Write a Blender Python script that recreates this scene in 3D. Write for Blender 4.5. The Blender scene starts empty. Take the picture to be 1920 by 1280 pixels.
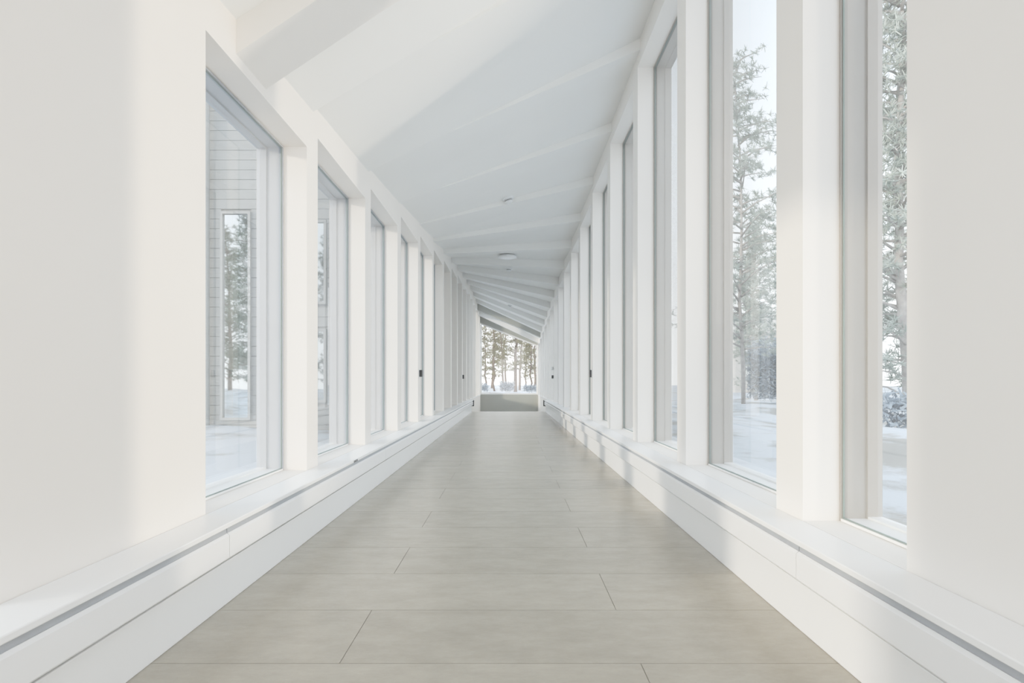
import bpy, bmesh, math, random
from mathutils import Vector, Matrix
random.seed(4)
scene = bpy.context.scene
COL = scene.collection
CH = 0.8            # camera height
XL, XR = 1.126, 1.03   # wall planes
SILL = CH-0.49

# ------------------------------------------------------------ materials
def mat(name, col, rough=0.5, noise=0.0, nscale=4.0, bump=0.0, bscale=60, metal=0.0, stretch=None, spec=0.5):
    m = bpy.data.materials.new(name); m.use_nodes = True
    nt = m.node_tree; b = nt.nodes["Principled BSDF"]
    b.inputs["Base Color"].default_value = (*col, 1)
    b.inputs["Roughness"].default_value = rough
    b.inputs["Metallic"].default_value = metal
    b.inputs["Specular IOR Level"].default_value = spec
    tc = nt.nodes.new("ShaderNodeTexCoord"); mp = nt.nodes.new("ShaderNodeMapping")
    nt.links.new(tc.outputs["Object"], mp.inputs[0])
    if stretch: mp.inputs["Scale"].default_value = stretch
    n = nt.nodes.new("ShaderNodeTexNoise"); n.inputs["Scale"].default_value = nscale; n.inputs["Detail"].default_value = 5
    nt.links.new(mp.outputs[0], n.inputs["Vector"])
    r = nt.nodes.new("ShaderNodeValToRGB")
    r.color_ramp.elements[0].position = .3; r.color_ramp.elements[1].position = .7
    r.color_ramp.elements[0].color = (*[c*(1-noise) for c in col], 1)
    r.color_ramp.elements[1].color = (*[min(1, c*(1+noise)) for c in col], 1)
    nt.links.new(n.outputs["Fac"], r.inputs[0]); nt.links.new(r.outputs[0], b.inputs["Base Color"])
    if bump:
        n2 = nt.nodes.new("ShaderNodeTexNoise"); n2.inputs["Scale"].default_value = bscale
        nt.links.new(mp.outputs[0], n2.inputs["Vector"])
        bp = nt.nodes.new("ShaderNodeBump"); bp.inputs["Strength"].default_value = bump; bp.inputs["Distance"].default_value = .01
        nt.links.new(n2.outputs["Fac"], bp.inputs["Height"]); nt.links.new(bp.outputs[0], b.inputs["Normal"])
    return m

M_wallL = mat("paint_warm", (.87,.82,.765), .55, .01, 2)
M_wallR = mat("paint_white", (.885,.85,.805), .55, .01, 2)
M_ceil = mat("paint_ceiling", (.86,.86,.84), .7, .012, 1.5)
M_trim = mat("paint_trim", (.91,.905,.895), .3, .008, 3)
M_rad = mat("enamel_white", (.89,.885,.88), .3, .008, 3)
M_grille = mat("grey_grille", (.42,.44,.47), .5, .05, 10)
M_vent = mat("dark_vent", (.2,.2,.2), .5, .05, 10)
M_frameR = mat("frame_warm_grey", (.40,.37,.34), .45, .03, 3)
M_frameL = mat("frame_cool_grey", (.49,.51,.545), .45, .03, 3)
M_gasket = mat("gasket", (.26,.31,.29), .6, .05, 10)
M_black = mat("black_plastic", (.02,.02,.022), .4, .05, 10)
M_plastic = mat("white_plastic", (.82,.83,.83), .35, .01, 10)
M_lens = mat("lamp_diffuser", (.92,.93,.94), .25, .01, 10)
M_endwall = mat("paint_grey", (.45,.455,.42), .6, .02, 3)
M_bark = mat("pine_bark", (.20,.155,.125), .9, .35, 6, .6, 20)
M_barkP = mat("pine_bark_glare_washed", (.44,.40,.37), .9, .2, 6, .6, 20)  # bark lightened in its colour to imitate overexposed window glare
M_needle = mat("pine_needles", (.25,.225,.14), .8, .35, 1.2)
M_needleP = mat("pine_needles_glare_washed", (.42,.45,.40), .8, .25, 1.2)  # same glare wash put into the needle colour
M_needleD = mat("pine_needles_green", (.20,.22,.16), .8, .2, 1.2)
M_clad = mat("cladding", (.38,.375,.36), .75, .06, 5, 0, 60, 0, (1,1,8))
M_roof = mat("roof_sheet", (.35,.34,.34), .6, .08, 5)
M_stucco = mat("stucco", (.62,.58,.53), .8, .06, 3)
M_hedge = mat("hedge_leaves", (.30,.34,.38), .9, .3, 9)
M_bush = mat("bush_leaves", (.30,.32,.34), .9, .3, 9)

def glass_mat(name, tint, refl):
    m = bpy.data.materials.new(name); m.use_nodes = True
    nt = m.node_tree; nt.nodes.clear(); L = nt.links.new
    o = nt.nodes.new("ShaderNodeOutputMaterial"); t = nt.nodes.new("ShaderNodeBsdfTransparent")
    g = nt.nodes.new("ShaderNodeBsdfGlossy"); g.inputs["Roughness"].default_value = .0
    t.inputs[0].default_value = (*tint, 1)
    ge = nt.nodes.new("ShaderNodeNewGeometry"); d = nt.nodes.new("ShaderNodeVectorMath"); d.operation='DOT_PRODUCT'
    L(ge.outputs["Incoming"], d.inputs[0]); L(ge.outputs["Normal"], d.inputs[1])
    def mth(op, a=None, b=None, va=None, vb=None):
        n = nt.nodes.new("ShaderNodeMath"); n.operation = op
        if a is not None: L(a, n.inputs[0])
        elif va is not None: n.inputs[0].default_value = va
        if b is not None: L(b, n.inputs[1])
        elif vb is not None: n.inputs[1].default_value = vb
        return n.outputs[0]
    ab = mth('ABSOLUTE', d.outputs["Value"]); inv = mth('SUBTRACT', None, ab, 1.0)
    p5 = mth('POWER', inv, None, None, 5.0); s = mth('MULTIPLY', p5, None, None, .9); f0 = mth('ADD', s, None, None, .05)
    f = mth('MULTIPLY', f0, None, None, refl)
    cl = nt.nodes.new("ShaderNodeClamp"); L(f, cl.inputs[0])
    mx = nt.nodes.new("ShaderNodeMixShader")
    L(cl.outputs[0], mx.inputs[0]); L(t.outputs[0], mx.inputs[1]); L(g.outputs[0], mx.inputs[2])
    L(mx.outputs[0], o.inputs[0]); return m
M_glass = glass_mat("window_glass", (.955,.98,.99), 2.0)
M_hglass = mat("house_glass", (.66,.70,.72), .02, .04, 2.2, metal=1.0)

def floor_mat():
    m = bpy.data.materials.new("stone_tile"); m.use_nodes = True
    nt = m.node_tree; b = nt.nodes["Principled BSDF"]; L = nt.links.new
    tc = nt.nodes.new("ShaderNodeTexCoord"); mp = nt.nodes.new("ShaderNodeMapping")
    mp.inputs["Scale"].default_value = (1, 2.2, 1); L(tc.outputs["Object"], mp.inputs[0])
    n = nt.nodes.new("ShaderNodeTexNoise"); n.inputs["Scale"].default_value = 4.5; n.inputs["Detail"].default_value = 12; n.inputs["Roughness"].default_value = .8
    L(mp.outputs[0], n.inputs["Vector"])
    g = nt.nodes.new("ShaderNodeNewGeometry")
    a = nt.nodes.new("ShaderNodeMath"); a.operation = 'MULTIPLY_ADD'; a.inputs[1].default_value = .10
    L(g.outputs["Random Per Island"], a.inputs[0]); L(n.outputs["Fac"], a.inputs[2])
    r = nt.nodes.new("ShaderNodeValToRGB")
    r.color_ramp.elements[0].position = .36; r.color_ramp.elements[1].position = .78
    r.color_ramp.elements[0].color = (.35,.314,.255,1); r.color_ramp.elements[1].color = (.47,.425,.35,1)
    L(a.outputs[0], r.inputs[0]); L(r.outputs[0], b.inputs["Base Color"])
    b.inputs["Roughness"].default_value = .25
    n2 = nt.nodes.new("ShaderNodeTexNoise"); n2.inputs["Scale"].default_value = 90; L(tc.outputs["Object"], n2.inputs["Vector"])
    bp = nt.nodes.new("ShaderNodeBump"); bp.inputs["Strength"].default_value = .06; bp.inputs["Distance"].default_value = .003
    L(n2.outputs["Fac"], bp.inputs["Height"]); L(bp.outputs[0], b.inputs["Normal"])
    return m
M_tile = floor_mat()
M_grout = mat("grout", (.27,.24,.19), .9, .1, 20)

def snow_mat():
    m = bpy.data.materials.new("snow_ground"); m.use_nodes = True
    nt = m.node_tree; b = nt.nodes["Principled BSDF"]; L = nt.links.new
    tc = nt.nodes.new("ShaderNodeTexCoord")
    n = nt.nodes.new("ShaderNodeTexNoise"); n.inputs["Scale"].default_value = .55; n.inputs["Detail"].default_value = 9; n.inputs["Roughness"].default_value = .7
    L(tc.outputs["Object"], n.inputs["Vector"])
    r = nt.nodes.new("ShaderNodeValToRGB")
    r.color_ramp.elements[0].position = .43; r.color_ramp.elements[1].position = .53
    r.color_ramp.elements[0].color = (.30,.28,.25,1); r.color_ramp.elements[1].color = (.56,.60,.65,1)
    L(n.outputs["Fac"], r.inputs[0]); L(r.outputs[0], b.inputs["Base Color"])
    b.inputs["Roughness"].default_value = .8
    return m
M_snow = snow_mat()

# ------------------------------------------------------------ helpers
def box(bm, x0,x1,y0,y1,z0,z1, mi=0):
    if x0>x1: x0,x1 = x1,x0
    v = [bm.verts.new(p) for p in [(x0,y0,z0),(x1,y0,z0),(x1,y1,z0),(x0,y1,z0),(x0,y0,z1),(x1,y0,z1),(x1,y1,z1),(x0,y1,z1)]]
    for f in [(3,2,1,0),(4,5,6,7),(0,1,5,4),(1,2,6,5),(2,3,7,6),(3,0,4,7)]:
        fc = bm.faces.new([v[i] for i in f]); fc.material_index = mi
def quad(bm, pts):
    bm.faces.new([bm.verts.new(p) for p in pts])
def hexa(bm, pts):
    v = [bm.verts.new(p) for p in pts]
    for f in [(3,2,1,0),(4,5,6,7),(0,1,5,4),(1,2,6,5),(2,3,7,6),(3,0,4,7)]:
        bm.faces.new([v[i] for i in f])
def finish(bm, name, mats, parent=None, smooth=False, bevel=0, origin=None):
    me = bpy.data.meshes.new(name)
    if origin is not None:
        bmesh.ops.translate(bm, verts=bm.verts, vec=-Vector(origin))
    bmesh.ops.recalc_face_normals(bm, faces=bm.faces)
    bm.to_mesh(me); bm.free()
    for m in (mats if isinstance(mats,(list,tuple)) else [mats]): me.materials.append(m)
    if smooth:
        for p in me.polygons: p.use_smooth = True
    o = bpy.data.objects.new(name, me); COL.objects.link(o)
    if origin is not None: o.location = origin
    if parent: 
        o.parent = parent
        if origin is not None: o.location = Vector(origin)-parent.location
    if bevel:
        b = o.modifiers.new("bevel", 'BEVEL'); b.width = bevel; b.segments = 2; b.limit_method = 'ANGLE'
    return o
def tag(o, label, cat, kind=None, group=None):
    o["label"] = label; o["category"] = cat
    if kind: o["kind"] = kind
    if group: o["group"] = group

def lerp_tab(t, d):
    if d <= t[0][0]: return t[0][1]
    for (a,b),(c,e) in zip(t, t[1:]):
        if d <= c: return b+(e-b)*(d-a)/(c-a)
    return t[-1][1]
TL = [(-2,1.15),(0,1.28),(2.6,1.50),(4.6,1.70),(6.5,1.92),(12.2,2.46),(16,2.66),(21,2.62)]
def LC(d): return CH+lerp_tab(TL, d)
def RC(d): return CH+3.0-.072*d

END = 21.0; BACK = -1.5; CREST = 15.0
# ------------------------------------------------------------ openings
opL = [(.10,1.22),(2.07,3.10)]
while True:
    a = opL[-1][1]+.175; b = a+1.07
    if b > END-.2: break
    opL.append((a,b))
opR = [(1.456,1.974),(2.17,3.29)]
while True:
    a = opR[-1][1]+.17; b = a+1.075
    if b > END-.2: break
    opR.append((a,b))
opL = [(a,b,LC((a+b)/2)-.20) for a,b in opL]
opR = [(a,b,RC((a+b)/2)-.17) for a,b in opR]

def wall(name, s, X, ops, m, label):
    bm = bmesh.new(); T = .27; top = 4.6
    x0, x1 = s*X, s*(X+T)
    box(bm, x0,x1, BACK,END, -.9, SILL)
    y = BACK
    for a,b,h in ops:
        box(bm, x0,x1, y,a, SILL,top)
        box(bm, x0,x1, a,b, h,top)
        y = b
    box(bm, x0,x1, y,END, SILL,top)
    o = finish(bm, name, m); tag(o, label, "wall", "structure"); return o
wall("wall_left", -1, XL, opL, M_wallL, "warm white painted wall pierced by tall windows")
wall("wall_right", 1, XR, opR, M_wallR, "white painted wall pierced by tall windows")

# end wall: parapet and sloped header
bm = bmesh.new()
box(bm, -XL, XR, END, END+.2, -.9, SILL)
zl, zr = CH+2.20, CH+1.36
hexa(bm, [(-XL,END,zl),(XR,END,zr),(XR,END+.2,zr),(-XL,END+.2,zl),(-XL,END,4.6),(XR,END,4.6),(XR,END+.2,4.6),(-XL,END+.2,4.6)])
o = finish(bm, "wall_back", M_endwall); tag(o, "grey parapet wall below a slanted end window", "wall", "structure")

# ------------------------------------------------------------ windows
wn = 0
def ring(bm, xa, xb, a,b,z0,z1, t0, t1, mb=0):
    A=(a+t0,b-t0,z0+t0,z1-t0); B=(a+t1,b-t1,z0+t1,z1-t1)
    box(bm, xa,xb, A[0],B[0],A[2],A[3]); box(bm, xa,xb, B[1],A[1],A[2],A[3])
    box(bm, xa,xb, B[0],B[1],A[2],B[2], mb); box(bm, xa,xb, B[0],B[1],B[3],A[3])
def window(s, X, a,b,h):
    global wn; wn += 1
    X0 = X+.128
    e = .001
    org = (s*(X+.2),(a+b)/2,SILL)
    M_f = M_frameL if s<0 else M_frameR
    bm = bmesh.new()
    ring(bm, s*X0, s*(X0+.09), a,b,SILL,h, e, .010, 1)
    ring(bm, s*(X0+.09), s*(X0+.141), a,b,SILL,h, e, .018, 1)
    w = finish(bm, "window_%d"%wn, [M_f, M_trim], origin=org)
    tag(w, "tall fixed window with deep pale grey frame", "window", "structure", "corridor side windows")
    for k,(dx,ins,nm) in enumerate([(.012,.010,"glass_pane"),(.125,.018,"glass_pane")]):
        bm = bmesh.new(); x_=s*(X0+dx); i_=ins+.0005
        quad(bm, [(x_,a+i_,SILL+i_),(x_,b-i_,SILL+i_),(x_,b-i_,h-i_),(x_,a+i_,h-i_)])
        finish(bm, nm, M_glass, parent=w, origin=org)
    bm = bmesh.new()
    ring(bm, s*(X0+.006), s*(X0+.0115), a,b,SILL,h, .0105, .0135)
    finish(bm, "gasket", M_gasket, parent=w, origin=org)
for a,b,h in opL: window(-1, XL, a,b,h)
for a,b,h in opR: window(1, XR, a,b,h)

# end window
wn += 1
bm = bmesh.new(); t=.05; y0,y1=END+.02,END+.12
g=.001
hexa(bm, [(-XL+g,y0,SILL+g),(XR-g,y0,SILL+g),(XR-g,y1,SILL+g),(-XL+g,y1,SILL+g),(-XL+g,y0,SILL+t),(XR-g,y0,SILL+t),(XR-g,y1,SILL+t),(-XL+g,y1,SILL+t)])
hexa(bm, [(-XL+g,y0,zl-t),(XR-g,y0,zr-t),(XR-g,y1,zr-t),(-XL+g,y1,zl-t),(-XL+g,y0,zl-g),(XR-g,y0,zr-g),(XR-g,y1,zr-g),(-XL+g,y1,zl-g)])
box(bm, -XL+g,-XL+t, y0,y1, SILL+t, zl-t-.02)
box(bm, XR-t,XR-g, y0,y1, SILL+t, zr-t-.0)
ew = finish(bm, "window_%d"%wn, M_trim); tag(ew, "large end window with a slanted top edge", "window", "structure")
bm = bmesh.new()
quad(bm, [(-XL+t,y0+.04,SILL+t),(XR-t,y0+.04,SILL+t),(XR-t,y0+.04,zr-t+.02),(-XL+t,y0+.04,zl-t-.02)])
finish(bm, "glass_pane", M_glass, parent=ew)

# ------------------------------------------------------------ ceiling: tilted panels, stepping
ys = [BACK,-.55,.70,1.95]+[3.2+1.25*k for k in range(15)]
ys = [y for y in ys if y < END-.3]+[END]
def saw(y): return -.02 + .075*min(1,max(0,(y-4.0)/6))
def panel(i):
    y0,y1 = ys[i],ys[i+1]; s=saw(y0); r=RC((y0+y1)/2); q=max(.0,s)*.8
    return y0,y1, LC(y0)-s, LC(y1)+s, r-q*.6+.0, r+q
bm = bmesh.new()
for i in range(len(ys)-1):
    y0,y1,l0,l1,r0,r1 = panel(i); th=.35
    hexa(bm, [(-XL,y0,l0),(XR,y0,r0),(XR,y1,r1),(-XL,y1,l1),(-XL,y0,l0+th),(XR,y0,r0+th),(XR,y1,r1+th),(-XL,y1,l1+th)])
o = finish(bm, "ceiling", M_ceil); tag(o, "white ceiling of stepped, progressively tilted panels", "ceiling", "structure")
bm = bmesh.new(); box(bm, -XL-.5, XR+.5, BACK, END+.6, 4.6, 4.7)
o = finish(bm, "trim_1", M_roof); tag(o, "flat roof deck above the corridor", "roof", "structure")
tn = 2
for (a,b,dl,dr,m_) in [(2.30,2.58,.15,.05,M_wallR),(1.35,1.62,.15,.05,M_wallR),(19.2,19.5,.20,.10,M_endwall),(20.45,20.65,.24,.12,M_trim)]:
    bm = bmesh.new()
    zl0, zr0 = LC(a)-dl+.02, RC(a)-dr
    hexa(bm, [(-XL,a,zl0),(XR,a,zr0),(XR,b,zr0),(-XL,b,zl0),(-XL,a,zl0+.22),(XR,a,zr0+.22),(XR,b,zr0+.22),(-XL,b,zl0+.22)])
    o = finish(bm, "trim_%d"%tn, m_); tn += 1
    tag(o, "painted beam crossing under the ceiling", "beam", "structure")

# ------------------------------------------------------------ floor
FL, FR = 1.019, .93
bm = bmesh.new()
rh=.3715; gp=.0026
for k in range(-8, 200):
    ya = 1.591+rh*k; yb = ya+rh
    if ya < BACK: continue
    if ya >= CREST: break
    yb = min(yb, CREST)
    joints = [-.485] if k%2==0 else [.37]
    xs = [-FL-.08]+joints+[FR+.08]
    for xa,xb in zip(xs, xs[1:]):
        box(bm, xa+gp/2, xb-gp/2, ya+gp/2, yb-gp/2, -.01, 0, 0)
box(bm, -FL-.08, FR+.08, BACK, CREST, -.1, -.002, 1)
v = [bm.verts.new(p) for p in [(-XL,CREST,-.003),(XR,CREST,-.003),(XR,END,-.62),(-XL,END,-.62)]]
bm.faces.new(v).material_index = 0
o = finish(bm, "floor", [M_tile, M_grout]); tag(o, "long grey stone tile floor with dark joints", "floor", "structure")

# ------------------------------------------------------------ baseboards, sills, radiator covers
for s,X,F,E,nm in [(-1,XL,FL,.978,"left"),(1,XR,FR,.888,"right")]:
    bm = bmesh.new(); box(bm, s*F, s*X, BACK, 14.7, 0, .155)
    o = finish(bm, "baseboard_"+nm, M_trim, bevel=.004); tag(o, "tall white baseboard along the tile floor", "baseboard", "structure")
    bm = bmesh.new(); box(bm, s*(E-.0), s*(X-.0005), BACK, 14.8, SILL-.018, SILL)
    o = finish(bm, "trim_%d"%tn, M_trim, bevel=.003); tn += 1; tag(o, "continuous white window sill board", "window sill", "structure")
    bm = bmesh.new(); box(bm, s*(X-.006), s*(X-.0005), 14.8, END, SILL-.03, SILL)
    o = finish(bm, "trim_%d"%tn, M_trim); tn += 1; tag(o, "thin white sill strip beside the ramp", "window sill", "structure")
    cuts = [BACK]+[c for c in [(1.96 if s<0 else 1.75)+2.45*k for k in range(-1,7)] if BACK < c < 14.0]+[14.75]
    for ya,yb in zip(cuts, cuts[1:]):
        org = (s*(E+.03),(ya+yb)/2,.175)
        bm = bmesh.new()
        prof = [(E+.012,.178),(E+.004,.186),(E+.004,.262),(E+.012,.270),(X-.002,.270),(X-.002,.178)]
        va = [bm.verts.new((s*p[0], ya+.0015, p[1])) for p in prof]; vb = [bm.verts.new((s*p[0], yb-.0015, p[1])) for p in prof]
        n = len(prof)
        bm.faces.new(va); bm.faces.new(vb[::-1])
        for i in range(n): bm.faces.new([va[i],va[(i+1)%n],vb[(i+1)%n],vb[i]])
        rc = finish(bm, "radiator_cover", M_rad, origin=org)
        tag(rc, "long white metal radiator cover below the window sill", "radiator cover", group="radiator covers under the sills")
        bm = bmesh.new(); box(bm, s*(E+.014), s*(X-.003), ya+.002, yb-.002, .2705, .2915)
        finish(bm, "top_grille", M_grille, parent=rc, origin=org)
        if yb > 14.7:
            bm = bmesh.new(); 
            box(bm, s*(E-.02), s*(E+.07), yb, yb+.05, .15, .31)
            finish(bm, "end_cap", M_black, parent=rc, origin=org)["label"] = "black end cap"

# ------------------------------------------------------------ small fittings
def switch(x, y, z, s, w, h, d, m, lab):
    org=(x,y,z)
    bm = bmesh.new(); box(bm, x, x-s*.006, y-d/2, y+d/2, z-h/2, z+h/2)
    p = finish(bm, "wall_switch", M_plastic, origin=org, bevel=.002); tag(p, lab, "switch")
    bm = bmesh.new(); box(bm, x-s*.006, x-s*w, y-d*.4, y+d*.4, z-h*.42, z+h*.42)
    finish(bm, "housing", m, parent=p, origin=org, bevel=.003)
def pierc(ops, d): 
    best = min(range(len(ops)-1), key=lambda i: abs((ops[i][1]+ops[i+1][0])/2-d))
    return (ops[best][1]+ops[best+1][0])/2
switch(-XL, pierc(opL, 6.95), CH+.10, -1, .04, .10, .09, M_black, "small black control box on a white wall pier")
switch(-XL, pierc(opL, 13.0), CH+.11, -1, .04, .11, .09, M_black, "small dark control box on a white wall pier")
switch(XR, pierc(opR, 7.1), CH+.10, 1, .025, .11, .09, M_black, "small black control box on a white wall pier")
switch(XR, pierc(opR, 13.0), CH+.11, 1, .05, .09, .08, M_black, "small dark control box with white plate on a pier")
switch(XR, pierc(opR, 13.0), CH+.31, 1, .06, .09, .08, M_plastic, "small white control box on a white wall pier")

def ceilz(x, y):
    i = max(j for j in range(len(ys)-1) if ys[j] <= y)
    y0,y1,l0,l1,r0,r1 = panel(i); t=(y-y0)/(y1-y0)
    l = l0*(1-t)+l1*t; r = r0*(1-t)+r1*t
    u = (x+XL)/(XL+XR); return l+(r-l)*u, math.atan2(r-l, XL+XR)
def lathe(name, prof, m, seg=32, parent=None):
    bm = bmesh.new(); rings=[]
    for r,z in prof:
        rings.append([bm.verts.new((r*math.cos(2*math.pi*i/seg), r*math.sin(2*math.pi*i/seg), z)) for i in range(seg)])
    for A,B in zip(rings, rings[1:]):
        for i in range(seg): bm.faces.new([A[i],A[(i+1)%seg],B[(i+1)%seg],B[i]])
    bm.faces.new(rings[0]); bm.faces.new(rings[-1])
    o = finish(bm, name, m, parent=parent, smooth=False); return o
def on_ceiling(o, x, y):
    z, a = ceilz(x, y); o.location = (x,y,z); o.rotation_euler = (0,-a,0)
for (x,y) in [(-.03,6.9),(-.03,11.3),(-.02,16.4)]:
    b = lathe("smoke_detector", [(.07,0.01),(.07,-.014),(.06,-.02)], M_plastic); on_ceiling(b, x, y)
    tag(b, "round white smoke detector on the tilted ceiling", "smoke detector", group="ceiling smoke detectors")
    lathe("sensor_head", [(.044,-.0202),(.044,-.036),(.05,-.038),(.05,-.05),(.026,-.062)], M_plastic, parent=b)
    lathe("vent_gap", [(.040,-.0205),(.0465,-.028),(.0465,-.036),(.040,-.0375)], M_vent, parent=b)
lp = lathe("ceiling_lamp", [(.15,0.01),(.165,-.01),(.165,-.02),(.16,-.025)], M_plastic, 48); on_ceiling(lp, -.05, 10.25)
tag(lp, "flat round white ceiling lamp", "ceiling lamp")
lathe("diffuser", [(.15,-.0252),(.145,-.03),(.12,-.034),(.05,-.037)], M_lens, 48, parent=lp)

bm = bmesh.new(); box(bm, -.9745,-.9775, 3.50,3.58, SILL-.018, SILL-.004); box(bm, -.972,-.976, 3.52,3.54, SILL-.015, SILL-.007)
o = finish(bm, "cable_clip", M_vent, bevel=.001); tag(o, "small dark cable clip on the sill edge", "cable clip")

# ------------------------------------------------------------ outdoors
bm = bmesh.new()
def gz(x,y):
    base = .10 if x<0 else -.05
    f = min(1, max(0,(abs(x)-1.6)/4))
    return base + f*(.10*math.sin(x*.7+y*.5)+.06*math.sin(x*1.9-y*1.1))
def gridpatch(x0,x1,y0,y1,nx,ny):
    V=[[bm.verts.new((x0+(x1-x0)*i/nx, y0+(y1-y0)*j/ny, gz(x0+(x1-x0)*(i+.001)/nx, y0+(y1-y0)*j/ny) )) for i in range(nx+1)] for j in range(ny+1)]
    for j in range(ny):
        for i in range(nx): bm.faces.new([V[j][i],V[j][i+1],V[j+1][i+1],V[j+1][i]])
gridpatch(-60,-1.41,-30,21.3,60,60)
gridpatch(1.32,60,-30,21.3,60,60)
def gz(x,y): return -.35+.1*math.sin(x*.4+y*.3)
gridpatch(-90,90,21.3,160,60,50)
o = finish(bm, "ground", M_snow, smooth=True); tag(o, "snow covered ground with bare patches", "ground", "structure")

# pines
def tube(bm, pts, rads, seg=7):
    rings=[]
    for i,(p,r) in enumerate(zip(pts,rads)):
        d = (pts[min(i+1,len(pts)-1)]-pts[max(i-1,0)]).normalized()
        u = d.orthogonal().normalized(); w = d.cross(u)
        if rings:
            u = (pu - d*pu.dot(d)).normalized(); w = d.cross(u)
        pu = u
        rings.append([bm.verts.new(p+(u*math.cos(2*math.pi*k/seg)+w*math.sin(2*math.pi*k/seg))*r) for k in range(seg)])
    for A,B in zip(rings,rings[1:]):
        for k in range(seg): bm.faces.new([A[k],A[(k+1)%seg],B[(k+1)%seg],B[k]])
    bm.faces.new(rings[0][::-1]); bm.faces.new(rings[-1])
def make_pine(seed, H, crown, R, dens, wob=.1, rad=.2, look=0):
    rnd = random.Random(seed)
    bt = bmesh.new(); bf = bmesh.new()
    pts=[Vector((0,0,-.3))]
    for i in range(1,11): pts.append(Vector((pts[-1].x+rnd.uniform(-wob,wob), pts[-1].y+rnd.uniform(-wob,wob), H*i/10)))
    rads=[rad*(1-.085*i)*H/14 for i in range(11)]
    tube(bt, pts, rads, 8)
    def at(z):
        t=max(0,min(9.99,z/H*10)); i=int(t); return pts[i].lerp(pts[i+1], t-i)
    nb = dens
    for i in range(nb):
        z = crown + (H-crown)*(i/nb)**.9
        f = (z-crown)/(H-crown)
        ln = R*(1.0-f*.75)*rnd.uniform(.55,1.1)*(.6+.4*min(1,f*5))
        ang = rnd.uniform(0,2*math.pi)
        d = Vector((math.cos(ang),math.sin(ang),rnd.uniform(-.15,.35)))
        p0 = at(z); bp=[p0+d*ln*t+Vector((0,0,.12*ln*math.sin(t*3)))+Vector((rnd.uniform(-.05,.05),)*3) for t in (0,.35,.7,1)]
        tube(bt, bp, [.045,.03,.02,.008], 4)
        for c in range(int(5+ln*5)):
            t = rnd.uniform(.3,1.05); cp = p0+d*ln*t+Vector((rnd.gauss(0,.24),rnd.gauss(0,.24),.12*ln*math.sin(t*3)+rnd.gauss(0,.13)))
            for q in range(16):
                dd = Vector((rnd.gauss(0,1),rnd.gauss(0,1),rnd.gauss(.35,.7))).normalized()
                L = rnd.uniform(.12,.26); sd = dd.orthogonal().normalized()*.016
                v1=bf.verts.new(cp-sd); v2=bf.verts.new(cp+sd); v3=bf.verts.new(cp+dd*L+sd*.4); v4=bf.verts.new(cp+dd*L-sd*.4)
                bf.faces.new([v1,v2,v3,v4])
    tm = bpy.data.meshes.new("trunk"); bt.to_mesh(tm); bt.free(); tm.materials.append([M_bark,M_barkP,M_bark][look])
    for p in tm.polygons: p.use_smooth=True
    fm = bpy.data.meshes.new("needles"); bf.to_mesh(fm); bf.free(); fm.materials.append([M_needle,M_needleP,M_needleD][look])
    return tm, fm
kinds = [make_pine(1,15,2.4,2.3,80,.30,.2), make_pine(2,13,2.0,2.0,72,.26,.18), make_pine(3,17,3.6,2.6,84,.32,.2),
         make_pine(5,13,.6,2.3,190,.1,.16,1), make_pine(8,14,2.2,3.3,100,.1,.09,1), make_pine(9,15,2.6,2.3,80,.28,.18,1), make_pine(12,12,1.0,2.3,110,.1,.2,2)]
def pine(k, x, y, z, s, rot, label, group):
    tm, fm = kinds[k]
    e = bpy.data.objects.new("pine_tree", None); COL.objects.link(e); e.location=(x,y,z); e.scale=(s,s,s); e.rotation_euler=(0,0,rot)
    e.empty_display_size=.3
    for nm,me in (("trunk",tm),("needles",fm)):
        c = bpy.data.objects.new(nm, me); COL.objects.link(c); c.parent = e
    tag(e, label, "tree", group=group)
rr = random.Random(21)
dep = [60,76,90,66,82,96,62,78,92,68,84,98]
for i in range(12):
    y = dep[i]; x = (-.056+.0102*i+rr.uniform(-.004,.004))*y
    pine([0,1,2,1,0,2,0,2,1,1,0,2][i], x, y, -.4, rr.uniform(.75,1.0), rr.uniform(0,6.28), "tall pine tree with crooked brown trunk in snow", "pines beyond the end window")
lab2="glare-paled pine tree with spreading branches"
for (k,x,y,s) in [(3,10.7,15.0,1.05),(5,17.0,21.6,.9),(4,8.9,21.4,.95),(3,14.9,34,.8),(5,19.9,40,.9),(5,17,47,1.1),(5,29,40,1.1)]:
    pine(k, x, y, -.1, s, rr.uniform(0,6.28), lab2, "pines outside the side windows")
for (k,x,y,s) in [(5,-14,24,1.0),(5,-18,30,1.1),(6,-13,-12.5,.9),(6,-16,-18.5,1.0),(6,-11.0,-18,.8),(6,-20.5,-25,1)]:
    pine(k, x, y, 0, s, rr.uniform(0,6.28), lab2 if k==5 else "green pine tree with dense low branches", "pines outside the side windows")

# wood clad house, outside the left windows
hy = 8.0
he = bpy.data.objects.new("house", None); COL.objects.link(he); he.location=(-6,hy+2,0); tag(he, "pale wood-clad house with tall narrow windows", "house")
def hpart(bm, name, m, lab=None, bevel=0, parent=he):
    o = finish(bm, name, m, bevel=bevel); o.parent = parent; 
    o.matrix_parent_inverse = Matrix.Translation(he.location).inverted()
    if lab: o["label"]=lab
    return o
hw = [(-4.13,-3.70,CH-.55,CH+2.42),(-6.4,-5.6,CH-.1,CH+2.4),(-2.80,-2.62,CH+1.1,CH+2.3),(-2.80,-2.62,CH-.3,CH+.75)]
bm = bmesh.new(); z=-.1
while z < 6.0:
    segs=[(-10.5,-2.4)]
    for (a,b,c,d) in hw:
        if c < z+.07 < d:
            ns=[]
            for (p,q) in segs:
                if p<a and q>b: ns += [(p,a),(b,q)]
                else: ns.append((p,q))
            segs=ns
    for (p,q) in segs: box(bm, p,q, hy,hy+.03, z+.004, z+.138)
    z += .14
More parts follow.
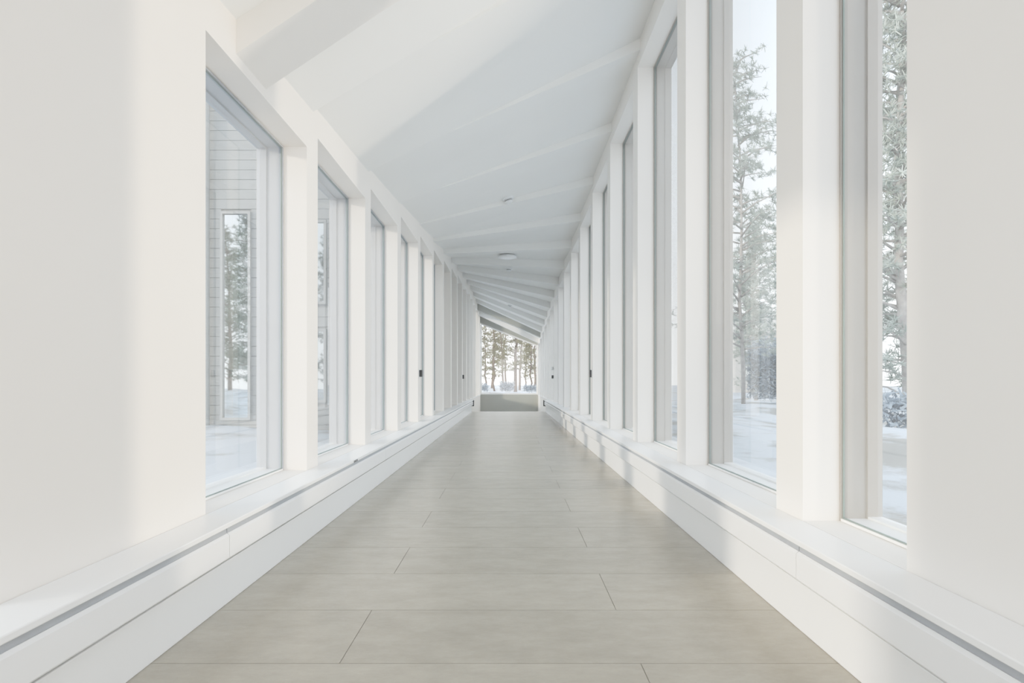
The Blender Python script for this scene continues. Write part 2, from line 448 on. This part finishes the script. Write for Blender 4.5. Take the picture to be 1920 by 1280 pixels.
box(bm, -10.5,-2.4, hy+.03, hy+5, -.3, 6.0)
hpart(bm, "cladding", M_clad)
for (a,b,c,d) in hw:
    bm = bmesh.new(); t_=.035
    for q in ((a,a+t_,c,d),(b-t_,b,c,d),(a+t_,b-t_,c,c+t_),(a+t_,b-t_,d-t_,d)): box(bm, q[0],q[1], hy-.04, hy+.029, q[2],q[3])
    f = hpart(bm, "house_window", M_clad)
    bm = bmesh.new(); box(bm, a+t_,b-t_, hy-.005,hy+.02, c+t_,d-t_)
    g_ = finish(bm, "glass_pane", M_hglass); g_.parent = f
bm = bmesh.new(); box(bm, -10.9,-2.1, hy-.5, hy+5.4, 6.0, 6.25); hpart(bm, "roof", M_roof)
bm = bmesh.new(); 
tube(bm, [Vector((-4.30,hy-.09,z)) for z in (0.1,2,4,6.0)], [.05]*4, 12); hpart(bm, "downpipe", M_clad)

def far_house(x0,x1,y,h,rh_, lab):
    e = bpy.data.objects.new("house", None); COL.objects.link(e); e.location=((x0+x1)/2,y,-.2); tag(e, lab, "house")
    inv = Matrix.Translation(e.location).inverted()
    bm = bmesh.new(); box(bm, x0,x1,y,y+8,-.4,h); o=finish(bm,"body",M_stucco); o.parent=e; o.matrix_parent_inverse=inv
    bm = bmesh.new()
    A=[(x0-.4,y-.4,h),(x1+.4,y-.4,h),(x1+.4,y+8.4,h),(x0-.4,y+8.4,h),(x0-.4,y+4,h+rh_),(x1+.4,y+4,h+rh_)]
    v=[bm.verts.new(p) for p in A]
    for f in [(0,1,5,4),(2,3,4,5),(0,4,3),(1,2,5),(0,3,2,1)]: bm.faces.new([v[i] for i in f])
    o=finish(bm,"roof",M_stucco); o.parent=e; o.matrix_parent_inverse=inv
    n=int((x1-x0)/2.2)
    for i in range(n):
        for zz in (1.0,3.6):
            if zz+1.4>h: continue
            a=x0+1+i*2.2
            bm=bmesh.new(); box(bm,a,a+1.1,y-.05,y-.001,zz,zz+1.4); o=finish(bm,"house_window",M_hglass); o.parent=e; o.matrix_parent_inverse=inv
far_house(22.5,36,56,5.6,2.2,"two-storey beige house with a pitched roof")

def hedge(x0,x1,y0,y1,h,lab,dn=700,m=M_hedge):
    bm = bmesh.new(); rnd=random.Random(int(x0*10))
    n=int((x1-x0)*(y1-y0)*h*dn)
    for i in range(min(n,12000)):
        p=Vector((rnd.uniform(x0,x1),rnd.uniform(y0,y1),h*rnd.random()**.8*(.85+.15*math.sin(i))-.1)); d=Vector((rnd.gauss(0,1),rnd.gauss(0,1),rnd.gauss(.6,1))).normalized()
        s_=d.orthogonal().normalized()*.03
        L=rnd.uniform(.12,.3)
        bm.faces.new([bm.verts.new(p-s_),bm.verts.new(p+s_),bm.verts.new(p+d*L+s_*.4),bm.verts.new(p+d*L-s_*.4)])
    o=finish(bm,"hedge",m,origin=((x0+x1)/2,(y0+y1)/2,0)); tag(o,lab,"hedge")
hedge(12.0,14.8,27.4,28.6,3.1,"tall frosty clipped hedge in the snow")
hedge(6.4,8.6,10.0,10.7,.7,"low bare bush in the snow")
for i,(x,y,hh) in enumerate([(-3.3,50,.7),(-1.0,53,.9),(1.2,50,.6),(3.2,52,.85)]):
    hedge(x,x+1.3,y,y+.8,hh,"low bluish bush at the edge of the pine wood",700,M_bush)

# ------------------------------------------------------------ light
w = bpy.data.worlds.new("World"); scene.world = w; w.use_nodes = True
nt = w.node_tree; bg = nt.nodes["Background"]
tc = nt.nodes.new("ShaderNodeTexCoord"); sx = nt.nodes.new("ShaderNodeSeparateXYZ"); rp = nt.nodes.new("ShaderNodeValToRGB")
nt.links.new(tc.outputs["Generated"], sx.inputs[0]); nt.links.new(sx.outputs["Z"], rp.inputs[0]); nt.links.new(rp.outputs[0], bg.inputs[0])
rp.color_ramp.elements[0].position=0; rp.color_ramp.elements[0].color=(1,.985,.965,1)
rp.color_ramp.elements[1].position=.6; rp.color_ramp.elements[1].color=(.79,.885,1,1)
bg.inputs[1].default_value = 2.3
sd = bpy.data.lights.new("sun",'SUN'); sd.energy=2.0; sd.angle=math.radians(4); sd.color=(1,.86,.70)
so = bpy.data.objects.new("sun", sd); COL.objects.link(so)
so.rotation_euler = Vector((.80,.45,-.16)).to_track_quat('-Z','Y').to_euler()
# added spot lamp outside, standing in for sun glancing back off the snow
gd = bpy.data.lights.new("glint_standin_spot",'SPOT'); gd.energy=1050; gd.color=(1,.84,.66); gd.spot_size=math.radians(34); gd.spot_blend=.6; gd.shadow_soft_size=.14
go = bpy.data.objects.new("glint_standin_spot", gd); COL.objects.link(go); go.location=(7,1.0,.75)
go.rotation_euler = (Vector((-1.1,2.1,2.0))-Vector((7,1.0,.75))).to_track_quat('-Z','Y').to_euler()

# ------------------------------------------------------------ camera
cd = bpy.data.cameras.new("camera"); cam = bpy.data.objects.new("camera", cd); COL.objects.link(cam)
cam.location=(0,0,CH); cam.rotation_euler=(math.pi/2,0,0)
cd.sensor_width=36; cd.lens=19.7; cd.shift_y=75/1920; cd.shift_x=3/1920; cd.clip_start=.02; cd.clip_end=500
scene.camera = cam
vs = scene.view_settings
vs.view_transform='Standard'; vs.exposure=0.0
vs.use_curve_mapping = True
cm = vs.curve_mapping; cm.use_clip = False
c = cm.curves[3]
c.points[0].location = (0,.03); c.points[1].location = (1,.87)
c.points.new(.2,.30); c.points.new(.5,.60); c.points.new(.75,.755)
cm.update()
